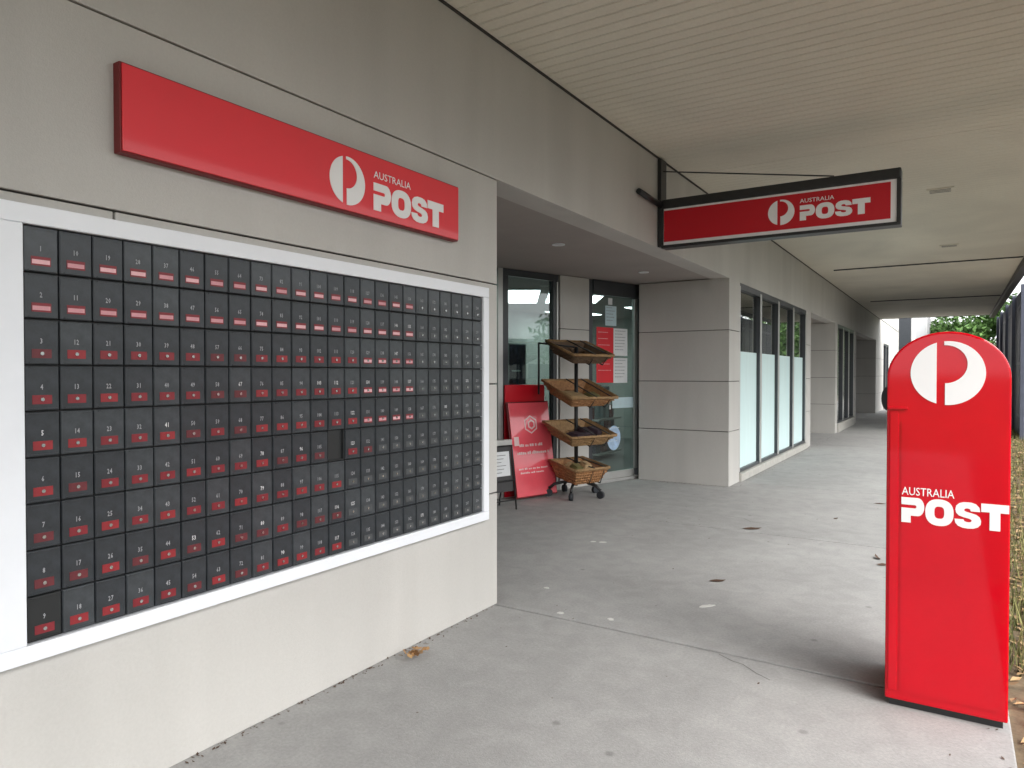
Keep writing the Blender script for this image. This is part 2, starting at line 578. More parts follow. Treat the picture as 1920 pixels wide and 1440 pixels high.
# piers: (front face y0..y1, depth to x)
courses(-3.52, WX, 8.67, 9.17, GZ + [2.575])
courses(-3.60, WX, 17.69, 18.04, GZ + [2.575])
courses(-3.60, WX, 27.5, 30.6, GZ + [2.575])
courses(WX - .2, WX, 13.95, 14.42, GZ + [2.575])
courses(WX - .2, WX, 21.25, 21.73, GZ + [2.575])
courses(WX - .2, WX, 33.2, 39, GZ + [2.575])
bx('recess_back_wall', 'wall_paint', B, -3.8, -3.62, 14.2, 17.7, 0, 2.577)
bx('recess_back_wall', 'wall_paint', B, -3.8, -3.62, 21.7, 27.5, 0, 2.577)
bx('recess_side_wall', 'wall_paint', B, -3.6, -2.545, 14.2, 14.41, 0, 2.577)
bx('recess_side_wall', 'wall_paint', B, -3.6, -2.545, 21.5, 21.72, 0, 2.577)
bx('interior_wall', 'interior', B, -7.2, -7.0, 2, 39, 0, 2.58)
bx('interior_wall', 'interior', B, -6.99, -3.81, 14.0, 14.1, 0, 2.58)


def shop_window(y0, y1, n, sill, filmz=None, first=True):
    """n panes between y0 and y1 in the front wall"""
    wd = empty('window', (WX - .1, (y0 + y1) / 2, 0))
    wd.parent = B
    ox, oy = WX - .1, (y0 + y1) / 2
    def W(name, m, a, b, c, d, e, f, bev=0): return bx(name, m, wd, a - ox, b - ox, c - oy, d - oy, e, f, bev)
    W('sill', 'concrete_edge', WX - .2, WX + .035, y0, y1, 0, sill, .01)
    W('head_frame', 'dark_frame', WX - .10, WX - .01, y0, y1, 2.49, 2.574, .003)
    W('base_frame', 'dark_frame', WX - .10, WX - .02, y0, y1, sill + .001, sill + .045, .003)
    p = (y1 - y0) / n
    for k in range(n + 1):
        yc = y0 + k * p
        a, b = (yc - .045, yc + .045)
        if k == 0: a, b = y0, y0 + .05
        if k == n: a, b = y1 - .06, y1
        W('mullion', 'dark_frame', WX - .10, WX - .012, a, b, sill + .046, 2.489, .002)  # dark colour carries the shade on the mullion sides
        W('mullion_lit_face', 'silver_frame', WX - .0115, WX - .004, a + .002, b - .002, sill + .02, 2.53)  # pale strip carries the daylight on the front face
    for k in range(n):
        a, b = y0 + k * p + .04, y0 + (k + 1) * p - .04
        W('pane', 'shop_glass_dark', WX - .065, WX - .059, a, b, sill + .04, 2.5)
        if filmz:
            W('frosted_film', 'frost_film', WX - .0585, WX - .0575, a, b, sill + .045, filmz)
    return wd


shop_window(9.17, 13.95, 4, .10, 1.69)
shop_window(18.04, 21.25, 3, .20)
shop_window(30.6, 33.2, 2, .20)

# the slanted entrance wall: s runs along it to the pier, t towards the street
P0 = Vector((-3.542, 8.967, 0))
A = R(17)
D = Vector((math.sin(A), math.cos(A), 0))
N = Vector((math.cos(A), -math.sin(A), 0))
ROT = -A                       # local y = along wall, local x = outwards


def entr(name, parent_off):
    e = empty(name, P0 + D * parent_off, ROT)
    return e


def sb(name, m, par, s0, s1, t0, t1, z0, z1, off=0.0, bev=0.0):
    return bx(name, m, par, t0, t1, s0 - off, s1 - off, z0, z1, bev)


EW = entr('entrance_wall', 0)
EW.parent = B
sb('wall_panel', 'wall_paint', EW, -.13, 0.03, -.12, -.005, 0, 2.578)
sb('corner_trim', 'white_frame', EW, -.105, -.035, -.004, .012, 0, 2.577, bev=.003)
for a, b in zip(GZ, GZ[1:] + [2.58]):
    sb('wall_panel', 'wall_paint', EW, -1.655, -1.15, -.12, .03, a + (.004 if a else 0), b - .004, bev=.003)
sb('panel_backing', 'joint_dark', EW, -1.64, -1.16, -.11, .015, .002, 2.577)
sb('wall_panel', 'wall_paint', EW, -6.2, -4.3, -.12, .0, 0, 2.577)
# window left of the column
w1 = entr('window', -2.09)
w1.parent = B
O_ = -2.09
sb('sill', 'concrete_edge', w1, -2.53, -1.66, -.12, .03, 0, .10, O_, .005)
sb('head_frame', 'dark_frame', w1, -2.53, -1.66, -.06, .01, 2.50, 2.577, O_)
sb('jamb', 'dark_frame', w1, -2.53, -2.455, -.06, .012, .101, 2.499, O_)
sb('jamb', 'dark_frame', w1, -1.75, -1.66, -.06, .012, .101, 2.499, O_)
sb('bead', 'silver_frame', w1, -1.70, -1.678, .013, .02, .101, 2.49, O_)
sb('pane', 'shop_glass', w1, -2.455, -1.75, -.03, -.024, .101, 2.499, O_)
w2 = entr('window', -3.4)
w2.parent = B
sb('jamb', 'silver_frame', w2, -2.61, -2.54, -.06, .02, 0, 2.577, -3.4)
sb('jamb', 'dark_frame', w2, -4.29, -4.2, -.06, .02, 0, 2.577, -3.4)
sb('pane', 'shop_glass', w2, -4.2, -2.61, -.03, -.024, .1, 2.577, -3.4)
sb('sill', 'concrete_edge', w2, -4.2, -2.61, -.1, .02, 0, .098, -3.4)
# door
dr = entr('door', -.64)
dr.parent = B
dO = -.64
sb('jamb', 'dark_frame', dr, -1.145, -1.075, -.07, .02, 0, 2.577, dO, .002)
sb('jamb', 'dark_frame', dr, -.175, -.115, -.07, .02, 0, 2.577, dO, .002)
sb('stile', 'silver_frame', dr, -.235, -.178, -.05, .005, .13, 2.39, dO, .002)
sb('header', 'dark_frame', dr, -1.074, -.176, -.07, .035, 2.395, 2.577, dO, .004)
sb('threshold', 'silver_frame', dr, -1.074, -.176, -.05, .03, 0, .035, dO)
sb('kick_rail', 'silver_frame', dr, -1.074, -.236, -.04, .0, .036, .125, dO, .002)
sb('pane', 'shop_glass', dr, -1.074, -.236, -.024, -.018, .126, 2.394, dO)
sb('pale_band', 'paper_blue', dr, -.66, -.24, -.0175, -.0165, .945, 1.085, dO)  # pale level band across the door glass
# papers and stickers on the door glass
def sheet(name, m, s0, s1, z0, z1, label, cat, group=None, lines=0, lm='print_grey', rnd=False, extra=None):
    c, cz = (s0 + s1) / 2, (z0 + z1) / 2
    e = empty(name, P0 + D * c + N * -.016 + Vector((0, 0, cz)), ROT)
    tag(e, label, cat, group)
    hw, hh = (s1 - s0) / 2, (z1 - z0) / 2
    if rnd:
        mb = MB().prism(sup(0, 0, hw, hh, 2, 32), lambda u, v, q: (q, u, v), .0015)
        mb.done('disc', m, e)
    else:
        bx('sheet', m, e, 0, .0012, -hw, hw, -hh, hh)
    rn = random.Random(int(s0 * 1000) & 1023)
    if lines:
        mb = MB()
        for i in range(lines):
            z = hh * .82 - i * (hh * 1.6 / lines)
            y = -hw * .8
            end = hw * rn.uniform(.2, .8)
            while y < end:
                l = rn.uniform(.008, .03)
                mb.box(.0013, .0016, y, min(y + l, hw * .85), z - .004, z + .004)
                y += l + .008
        mb.done('print', lm, e)
    return e


sheet('notice', 'paper_blue', -.80, -.585, 2.015, 2.27, 'pale blue paper notice near the top of the glass door', 'notice', None, 5)
sheet('sticker', 'paper', -.745, -.665, 2.285, 2.37, 'small square white sticker above the pale blue notice on the door', 'sticker')
rp = sheet('poster', 'sign_red_soft', -.965, -.645, 1.28, 1.99, 'tall red poster on the glass door behind the basket stand', 'poster', None, 7, 'label_pink')
sheet('notice', 'paper', -.64, -.365, 1.63, 1.985, 'upper white printed notice beside the red poster on the door', 'notice', None, 7)
sheet('notice', 'paper', -.64, -.365, 1.275, 1.60, 'lower white printed notice beside the red poster on the door', 'notice', None, 6)
sheet('sticker', 'sticker_blue', -.76, -.50, .40, .72, 'round pale blue sticker low on the glass door', 'sticker', None, 3, 'paper', True)

# inside the shop: glowing panels under the ceiling and shelving seen through the glass
fwd = Vector((-.536, .844, 0))
for (x, y, wd_, lab) in ((-5.54, 9.04, .46, 'glowing white panel seen through the left pane of the shop window'),
                         (-5.13, 9.30, .22, 'narrow glowing panel at the right edge of the shop window glass'),
                         (-4.60, 9.66, .15, 'small glowing panel seen through the top of the glass door')):
    t = tag(empty('glow_panel', (x, y, 2.577), R(32)), lab, 'glowing panel', 'glowing panels inside the shop')  # glowing panels stand in for the bright rectangles in the glass
    bx('tray', 'white_frame', t, -wd_ / 2 - .01, wd_ / 2 + .01, -.87, .87, -.02, .0)
    bx('diffuser', 'lit_panel', t, -wd_ / 2, wd_ / 2, -.85, .85, -.026, -.021)
for (x, y, lab) in ((-6.2, 5.2, 'added ceiling fill panel deep in the shop toward the letterbox wall'),
                  (-6.2, 12.0, 'added ceiling fill panel against the rear wall behind the frosted windows'),
                  (-4.6, 12.0, 'added ceiling fill panel close behind the upper panes of the frosted windows'),
                  (-6.2, 19.6, 'added ceiling fill panel at the rear of the second shop'),
                  (-4.4, 19.6, 'added ceiling fill panel near the front glass of the second shop')):
    t = tag(empty('glow_panel', (x, y, 2.577), 0), lab, 'glowing panel')  # added glowing panels, unseen, to brighten the shop interiors
    bx('tray', 'white_frame', t, -.31, .31, -.61, .61, -.02, 0)
    bx('diffuser', 'lit_panel', t, -.3, .3, -.6, .6, -.026, -.021)
for i, (x, y, h, lab) in enumerate(((-5.55, 8.0, 1.75, 'dark navy display unit with stacked goods behind the shop window'),
                                    (-6.2, 6.6, 1.5, 'lower navy display shelf deeper inside the shop'),
                                    (-5.0, 10.6, 1.2, 'dark counter inside the shop behind the glass door'))):
    t = tag(empty('display_shelf', (x, y, 0), R(-17 + 10 * i)), lab, 'shelf')
    bx('back_panel', 'interior_navy', t, -.2, -.17, -.5, .5, .05, h)
    for k in range(4):
        z = .08 + k * (h - .1) / 4
        bx('shelf_board', 'interior', t, -.169, .2, -.5, .5, z, z + .03)
    mb = MB()
    rn = random.Random(i)
    for k in range(4):
        z = .11 + k * (h - .1) / 4
        y = -.48
        while y < .4:
            l = rn.uniform(.06, .18)
            mb.box(-.1, rn.uniform(.05, .15), y, y + l - .01, z + .001, z + rn.uniform(.1, .26), mi=rn.choice((0, 0, 1, 2, 3)))
            y += l
    mb.done('goods', ['interior_navy', 'poster_purple', 'paper_blue', 'label_red'], t)

# ------------------------------------------------------------------ canopy over the footpath
CZ = 3.40
cp = tag(empty('canopy'), 'cream lined flat canopy over the footpath with a dark outer gutter', 'canopy')
cy = [-8.0, -.4, 6.9, 14.75, 21.7, 28.9]
for a, b in zip(cy[:-1], cy[1:]):
    gp = .0015 if b < 8 else .012
    bx('soffit_panel', 'soffit_paint', cp, WX + .012, .985, a + .0015, b - (.0015 if b < 10 else .016), CZ, CZ + .02, .002)
bx('canopy_deck', 'joint_dark', cp, WX + .005, .99, -8, 28.85, CZ + .021, CZ + .12)
bx('canopy_roof', 'roof_metal', cp, WX + .005, .99, -8, 28.88, CZ + .121, CZ + .16)
bx('gutter', 'gutter', cp, .99, 1.13, -8, 28.9, CZ - .10, CZ + .28, .01)
for yy in cy[3:5]:
    bx('joint_strip', 'gutter', cp, WX + .35, .97, yy - .012, yy + .004, CZ - .022, CZ - .0005, .002)
bx('end_fascia', 'gutter', cp, WX + .005, 1.13, 28.905, 28.95, CZ - .01, CZ + .28, .004)
bx('cornice_gap', 'joint_dark', cp, WX + .001, WX + .011, -8, 28.9, CZ - .012, CZ + .02)
for (x, y, lab) in ((-.15, 8.96, 'small dark slotted vent in the canopy ceiling right of the hanging sign'),
                    (-.09, 12.9, 'small slotted vent in the canopy ceiling farther along the footpath')):
    t = tag(empty('soffit_vent', (x, y, CZ)), lab, 'vent', 'vents in the canopy ceiling')
    bx('frame', 'soffit_paint', t, -.13, .13, -.11, .11, -.010, -.001, .002)
    for k in (-1, 0, 1):
        bx('slot', 'gutter', t, -.10, .10, k * .06 - .008, k * .06 + .008, -.0125, -.0105)
for (y, lab) in ((5.63, 'small round white downlight in the recess ceiling nearer the letterbox wall'),
                 (7.70, 'small round downlight in the recess ceiling above the glass door')):
    t = tag(empty('downlight', (-3.07, y, 2.58)), lab, 'downlight', 'downlights in the entrance recess')
    MB().ring([(u, v) for u, v in sup(0, 0, .06, .06, 2, 24)], sup(0, 0, .042, .042, 2, 24), lambda u, v, q: (u, v, -q), .008).done('trim_ring', 'white_frame', t)
    MB().prism(sup(0, 0, .041, .041, 2, 24), lambda u, v, q: (u, v, -q), .003).done('lens', 'print_white', t)

# ------------------------------------------------------------------ bank of private letterboxes
Y0, Y1, Z0, Z1 = .966, 3.332, .594, 1.840
NC, NR = 24, 9
px, pz = (Y1 - Y0) / NC, (Z1 - Z0) / NR
PB = tag(empty('letterbox_bank', (WX, (Y0 + Y1) / 2, .54)), 'white framed bank of small dark grey locked letterboxes set in the cream wall', 'letterboxes')
oy, oz = (Y0 + Y1) / 2, .54
def pb(name, m, x0, x1, y0, y1, z0, z1, bev=0, par=None): return bx(name, m, par or PB, x0, x1, y0 - oy, y1 - oy, z0 - oz, z1 - oz, bev)
pb('frame_rail', 'white_frame', .001, .034, .84, 3.388, Z1 + .002, 1.900, .003)
pb('frame_rail', 'white_frame', .001, .034, .84, 3.388, .540, Z0 - .002, .003)
pb('frame_stile', 'white_frame', .001, .0335, .84, Y0 - .002, Z0 - .0015, Z1 + .0015, .003)
pb('frame_stile', 'white_frame', .001, .0335, Y1 + .002, 3.388, Z0 - .0015, Z1 + .0015, .003)
pb('backing_plate', 'door_edge', .001, .007, Y0 - .0015, Y1 + .0015, Z0 - .001, Z1 + .001)


def door_mesh(m):
    mb = MB()
    hw, hh = px / 2 - .0022, pz / 2 - .0026
    mb.box(.008, .021, -hw, hw, -hh, hh, .0024)
    # raised hinge edge on the left and finger lip at the bottom
    mb.box(.0212, .0235, -hw + .002, -hw + .009, -hh + .003, hh - .003)
    mb.box(.0212, .0245, -hw + .013, hw - .004, -hh + .003, -hh + .0065)
    mb.box(.0212, .0235, -hw + .013, hw - .004, hh - .007, hh - .003)
    o = mb.done('letterbox_door', m)
    me = o.data
    bpy.data.objects.remove(o)
    return me


DM = [door_mesh('box_door'), door_mesh('box_door_light'), door_mesh('box_door_dark')]


def label_mesh(m, strip):
    mb = MB()
    mb.box(.0213, .0222, -.027, .027, -.048, -.021, mi=0)
    if strip:
        mb.box(.02225, .0226, -.0245, .0245, -.043, -.030, mi=1)
    o = mb.done('label', [m, strip or m])
    me = o.data
    bpy.data.objects.remove(o)
    return me


LM = dict(pink=[label_mesh('label_red', 'label_pink'), label_mesh('label_red', 'label_rose')],
          red=[label_mesh('label_red', None), label_mesh('label_bright', None), label_mesh('label_worn', None)],
          grey=[label_mesh('label_grey', None)])
mb = MB()
mb.prism(sup(0, -.034, .0055, .0055, 2, 10), lambda u, v, q: (.0227 + q, u, v), .003)
lk = mb.done('lock', 'lock_metal')
LOCK = lk.data
bpy.data.objects.remove(lk)


def glyph(ch):
    cu = bpy.data.curves.new('tmp', 'FONT')
    cu.body, cu.size, cu.resolution_u, cu.offset = ch, 1, 1, .02
    to = bpy.data.objects.new('tmp', cu)
    S.collection.objects.link(to)
    me = bpy.data.meshes.new_from_object(to.evaluated_get(bpy.context.evaluated_depsgraph_get()))
    bpy.data.objects.remove(to)
    r = ([v.co[:2] for v in me.vertices], [tuple(p.vertices) for p in me.polygons])
    bpy.data.meshes.remove(me)
    return r


GL = {c: glyph(c) for c in '0123456789'}
rn = random.Random(3)
for c in range(NC):
    for r in range(NR):
        if (c, r) == (12, 5):
            continue
        cyy, czz = Y0 + (c + .5) * px - oy, Z1 - (r + .5) * pz - oz
        k = 2 if (c, r) == (0, 8) else (1 if rn.random() < .3 else 0)
        d = bpy.data.objects.new('letterbox_door', DM[k])
        d.location = (rn.uniform(0, .0012), cyy, czz)
        d.rotation_euler = (rn.uniform(-.004, .004), rn.uniform(-.006, .006), rn.uniform(-.008, .008))
        d.parent = PB
        S.collection.objects.link(d)
        red = c < 18 and not (r >= 5 and c >= 15) and not (r >= 6 and c >= 13 and (c, r) != (16, 6))
        l = bpy.data.objects.new('label', rn.choice(LM['pink' if (red and (r < 2 or (c > 13 and r < 5))) else ('red' if red else 'grey')]))
        l.parent = d
        S.collection.objects.link(l)
        if r >= 2 or not red:
            q = bpy.data.objects.new('lock', LOCK)
            q.parent = d
            S.collection.objects.link(q)
        num = str(1 + c * NR + r)
        V, F = [], []
        ww = .0085
        for i, ch in enumerate(num):
            gv, gf = GL[ch]
            b0 = len(V)
            ox_ = (i - len(num) / 2) * ww
            V += [(.0216, ox_ + x * .0145, -.004 + y * .022) for x, y in gv]
            F += [tuple(b0 + j for j in f) for f in gf]
        me = bpy.data.meshes.new('number')
        me.from_pydata(V, [], F)
        link('number', me, d, [rn.choice(('number_paint',) * 7 + ('print_white',))])
# the one open compartment
e = empty('open_compartment', (0, Y0 + 12.5 * px - oy, Z1 - 5.5 * pz - oz))
e.parent = PB
for nm, a in (('inner_side', (.008, .019, -px / 2 + .002, -px / 2 + .006, -pz / 2 + .002, pz / 2 - .002)),
              ('inner_side', (.008, .019, px / 2 - .006, px / 2 - .002, -pz / 2 + .002, pz / 2 - .002)),
              ('inner_floor', (.008, .019, -px / 2 + .0062, px / 2 - .0062, -pz / 2 + .002, -pz / 2 + .006)),
              ('inner_back', (.0072, .009, -px / 2 + .0062, px / 2 - .0062, -pz / 2 + .0062, pz / 2 - .002))):
    bx(nm, 'box_door_dark', e, *a)

# ------------------------------------------------------------------ red wall sign
WS = tag(empty('wall_sign', (WX, 2.165, 2.1)), 'long red wall sign reading POST above the letterbox bank', 'sign')
def ws(name, m, x0, x1, y0, y1, z0, z1, bev=0): return bx(name, m, WS, x0, x1, y0 - 2.165, y1 - 2.165, z0 - 2.1, z1 - 2.1, bev)
ws('sign_case', 'sign_red_dark', .001, .040, 1.244, 3.078, 2.122, 2.418, .003)
ws('sign_face', 'sign_red_soft', .0405, .046, 1.250, 3.072, 2.128, 2.412, .001)
def wplace(y0, z0): return lambda u, v, q: (.0465 + q, u + y0 - 2.165, v + z0 - 2.1)
emblem(WS, 'sign_white', wplace(2.247, 2.259), .107, .003)
wordmark(WS, 'sign_white', wplace(2.411, 2.163), .128, .525, .003)
text_mesh('lettering', 'AUSTRALIA', 'sign_white', WS, (.049, 2.411 - 2.165, 2.312 - 2.1), (0, 1, 0), (0, 0, 1), (1, 0, 0), .262, .034, .004)

# ------------------------------------------------------------------ hanging sign on its bracket
HS = tag(empty('hanging_sign', (WX, 6.2, 2.555)), 'red double sided sign reading POST hung out from the wall under the canopy', 'sign')
def hb(name, m, x0, x1, y0, y1, z0, z1, bev=0): return bx(name, m, HS, x0 - WX, x1 - WX, y0 - 6.2, y1 - 6.2, z0 - 2.555, z1 - 2.555, bev)
hx0, hx1, hz0, hz1 = -2.302, -.362, 2.556, 3.002
hb('case_top', 'black_metal', hx0, hx1, 6.2, 6.34, 2.917, hz1, .012)
hb('case_bottom', 'black_metal', hx0, hx1, 6.2, 6.34, hz0, 2.582, .004)
hb('case_end', 'black_metal', hx0, hx0 + .018, 6.2, 6.34, 2.583, 2.916, .002)
hb('case_end', 'black_metal', hx1 - .03, hx1, 6.2, 6.34, 2.583, 2.916, .002)
hb('light_box', 'sign_white', hx0 + .019, hx1 - .031, 6.212, 6.328, 2.583, 2.916)
hb('sign_face', 'sign_red', hx0 + .024, hx1 - .072, 6.206, 6.2115, 2.612, 2.897)
hb('sign_face', 'sign_red', hx0 + .024, hx1 - .072, 6.3285, 6.334, 2.612, 2.897)
def hplace(x0, z0): return lambda u, v, q: (x0 + u - WX, 6.2055 - q - 6.2, z0 + v - 2.555)
def hplace2(x0, z0): return lambda u, v, q: (x0 - u - WX, 6.3345 + q - 6.2, z0 + v - 2.555)
emblem(HS, 'sign_white', hplace(-1.248, 2.758), .106)
wordmark(HS, 'sign_white', hplace(-1.10, 2.670), .125, .525)
text_mesh('lettering', 'AUSTRALIA', 'sign_white', HS, (-1.10 - WX, 6.2025 - 6.2, 2.815 - 2.555), (1, 0, 0), (0, 0, 1), (0, -1, 0), .262, .034, .004)
emblem(HS, 'sign_white', hplace2(-1.33, 2.758), .106)
wordmark(HS, 'sign_white', hplace2(-1.48, 2.670), .125, .525)
hb('bracket_post', 'black_metal', WX + .004, hx0 - .001, 6.2, 6.34, 2.57, 3.385, .003)
hb('wall_plate', 'silver_frame', WX + .001, WX + .012, 6.345, 6.44, 3.22, 3.33, .002)
MB().tube([(.03, -.52, .416), (.03, 0, .40)], .026).done('brace_arm', 'black_metal', HS)
MB().tube([(.05, .02, .71), (1.5, .02, .45)], .006).done('stay_rod', 'black_metal', HS)

# ------------------------------------------------------------------ red street posting box
bxL, bxR, bY = -.240, .187, 3.32
bw, bc = (bxR - bxL) / 2, (bxL + bxR) / 2
PBX = tag(empty('posting_box', (bc, bY, 0)), 'tall glossy red round topped posting box at the edge of the footpath', 'post box')
spring = 1.383
def arch(hw, z0, rise, n=30):
    return [(-hw, z0), (hw, z0)] + [(hw * math.cos(math.pi * i / n), spring + rise * math.sin(math.pi * i / n)) for i in range(n + 1)]
DEP = .46
mb = MB()
mb.prism(arch(bw, .03, .186), lambda u, v, q: (u, q, v), DEP)
body = mb.done('body', 'postbox_red', PBX)
bm_ = bmesh.new()
bm_.from_mesh(body.data)
ed = [e for e in bm_.edges if len(e.link_faces) == 2 and e.calc_face_angle(0) > R(60)]
bmesh.ops.bevel(bm_, geom=ed, offset=.009, segments=3, affect='EDGES', profile=.6)
bm_.to_mesh(body.data)
bm_.free()
for p in body.data.polygons:
    p.use_smooth = False
bx('plinth', 'black_metal', PBX, -bw + .015, bw - .015, .02, DEP - .02, 0, .029)
# front door panel, hinge strip and pull rail
mb = MB()
mb.prism([(-bw + .055, .07), (bw - .016, .07), (bw - .016, 1.20), (-bw + .055, 1.20)], lambda u, v, q: (u, -q, v), .004)
dp = mb.done('door_panel', 'postbox_red', PBX)
bx('hinge_strip', 'postbox_red', PBX, -bw + .012, -bw + .044, -.005, .0, .07, 1.243, .002)
bx('slot_rail', 'postbox_red', PBX, -bw + .004, -bw + .078, -.012, .0, 1.250, 1.262, .003)
# posting slot hood on the footpath side
mb = MB()
mb.prism(arc(0, 0, .052, 90, 270, 14), lambda u, v, q: (-bw + u * .5, .06 + q, 1.292 + v), .30)
hd = mb.done('slot_hood', 'rubber', PBX)
bx('slot_lip', 'silver_frame', PBX, -bw - .012, -bw - .001, .09, .33, 1.222, 1.232)
def pplace(u0, z0, y=-.0005): return lambda u, v, q: (u + u0, y - q, v + z0)
emblem(PBX, 'sign_white', pplace(.0015, 1.401), .129, .0015)
wordmark(PBX, 'sign_white', pplace(-bw + .057, .782, -.0045), .104, .366, .0012)
text_mesh('lettering', 'AUSTRALIA', 'sign_white', PBX, (-bw + .058, -.0052, .896), (1, 0, 0), (0, 0, 1), (0, -1, 0), .185, .033, .004)

# ------------------------------------------------------------------ basket stand beside the door
BS = tag(empty('basket_stand', (-3.64, 7.10, 0), ROT - R(4)), 'black wheeled display stand holding four tilted wicker baskets by the door', 'display stand')
MB().tube([(0, 0, .12), (0, 0, 1.70)], .022, 12).done('pole', 'black_metal', BS)
for k in range(5):
    a = R(20 + 72 * k)
    ca, sa = math.cos(a), math.sin(a)
    lg = MB().tube([(0, 0, .16), (ca * .12, sa * .12, .17), (ca * .25, sa * .25, .14), (ca * .31, sa * .31, .09)], .017, 8).done('leg', 'black_metal', BS)
    MB().tube([(ca * .31 - sa * .02, sa * .31 + ca * .02, .042), (ca * .31 + sa * .02, sa * .31 - ca * .02, .042)], .042, 16).done('castor', 'rubber', lg)
MB().tube([(-.27, -.33, 1.16), (-.27, -.33, 1.745), (-.27, -.10, 1.755)], .012, 8).done('side_rod', 'black_metal', BS)
MB().tube([(-.27, -.33, 1.745), (-.02, 0, 1.70)], .010, 8).done('side_arm', 'black_metal', BS)


def basket(z, W, Dp, H, tilt, m, rim, content=None):
    e = bpy.data.objects.new('basket', None)
    S.collection.objects.link(e)
    e.parent = BS
    e.location = (.04, 0, z)
    e.rotation_euler = (0, R(tilt), 0)
    t = .72
    rs = random.Random(int(z * 1000))
    mb = MB()
    # floor and four flaring sides, 8 mm thick
    def sidewall(p, q):
        (ax, ay), (b_x, b_y) = p, q
        o = Vector((b_y - ay, -(b_x - ax), 0)).normalized() * .009
        lo = [(ax * t, ay * t, -H / 2), (b_x * t, b_y * t, -H / 2)]
        hi = [(ax, ay, H / 2), (b_x, b_y, H / 2)]
        V = [Vector(v) for v in (lo[0], lo[1], hi[1], hi[0])]
        I = [v - o for v in V]
        vv = [mb.bm.verts.new(v) for v in V + I]
        for f in ((0, 1, 2, 3), (7, 6, 5, 4), (0, 4, 5, 1), (1, 5, 6, 2), (2, 6, 7, 3), (3, 7, 4, 0)):
            mb.bm.faces.new([vv[i] for i in f])
    c = [(Dp / 2, -W / 2), (Dp / 2, W / 2), (-Dp / 2, W / 2), (-Dp / 2, -W / 2)]
    for i in range(4): sidewall(c[i], c[(i + 1) % 4])
    mb.box(-Dp / 2 * t, Dp / 2 * t, -W / 2 * t, W / 2 * t, -H / 2 - .008, -H / 2)
    mb.done('tray', m, e)
    # woven bands all round
    mw = MB()
    nb = 5
    for i in range(nb):
        f = (i + .5) / nb
        k = t + (1 - t) * f
        zz = -H / 2 + H * f
        pts = []
        for j in range(4):
            p, q = Vector(c[j]), Vector(c[(j + 1) % 4])
            for s_ in range(8):
                v = p.lerp(q, s_ / 8) * (k + (.02 if (s_ + i) % 2 else -.008))
                pts.append((v.x, v.y, zz))
        mw.tube(pts, .0075, 5, closed=True)
    for j in range(4):
        p, q = Vector(c[j]), Vector(c[(j + 1) % 4])
        for s_ in range(1, 12):
            v = p.lerp(q, s_ / 12)
            mw.tube([(v.x * t, v.y * t, -H / 2), (v.x * 1.01, v.y * 1.01, H / 2 + rs.uniform(0, .012))], .0055, 4)
    if content:
        for k in range(70):
            a_, b_ = rs.uniform(-.36, .36) * Dp, rs.uniform(-.40, .40) * W
            th = rs.uniform(0, 6.28)
            l_ = rs.uniform(.02, .05)
            z_ = -H / 2 + rs.uniform(.01, .05)
            mw.tube([(a_ - l_ * math.cos(th), b_ - l_ * math.sin(th), z_), (a_, b_, z_ + .012), (a_ + l_ * math.cos(th), b_ + l_ * math.sin(th), z_)], .006, 4)
    o = mw.done('weave', m, e)
    o['kind'] = 'stuff'
    MB().tube([(x * 1.01, y * 1.01, H / 2) for x, y in c], .013, 6, closed=True).tube([(x * 1.0, y * 1.03, H / 2 + .012) for x, y in c], .008, 5, closed=True).done('rim', rim, e)
    for yy in (.02 * W, .36 * W):
        MB().tube([(-Dp / 2 * 1.02, yy, H / 2 + .016), (Dp / 2 * 1.03, yy, H / 2 + .016), (Dp / 2 * .80, yy, -H / 2 - .014), (-Dp / 2 * .75, yy, -H / 2 - .014)],
                  .0075, 6).done('wire_strap', 'black_metal', e)
    return e


basket(1.630, .60, .50, .11, 20, 'wicker_dark', 'wicker_light', True)
basket(1.165, .68, .54, .12, 21, 'wicker', 'wicker_light', True)
basket(.715, .66, .52, .12, 17, 'wicker_light', 'wicker_light', True)
basket(.285, .50, .46, .17, 9, 'wicker', 'wicker_light', True)

Bm = BS.rotation_euler.to_matrix().to_4x4()
def bworld(x, y, z): return Vector((-3.64, 7.10, 0)) + (Matrix.Rotation(ROT - R(4), 3, 'Z') @ Vector((x, y, z)))


def pouch(name, m, loc, size, rz, label, cat, seed, group=None):
    e = empty(name, loc, rz)
    tag(e, label, cat, group)
    sx, sy, sz = size
    mb = MB()
    mb.box(-sx, sx, -sy, sy, -sz, sz, min(size) * .45)
    bmesh.ops.subdivide_edges(mb.bm, edges=mb.bm.edges, cuts=1)
    r_ = random.Random(seed)
    for v in mb.bm.verts: v.co += Vector([r_.uniform(-.006, .006) for _ in range(3)])
    mb.done('body', m, e, True)
    bx('flap', m, e, -sx * .8, sx * .8, -sy * .7, sy * .7, sz + .001, sz + .008, .003)
    e.rotation_euler = (r_.uniform(-.15, .15), R(14) + r_.uniform(-.1, .1), rz)
    return e


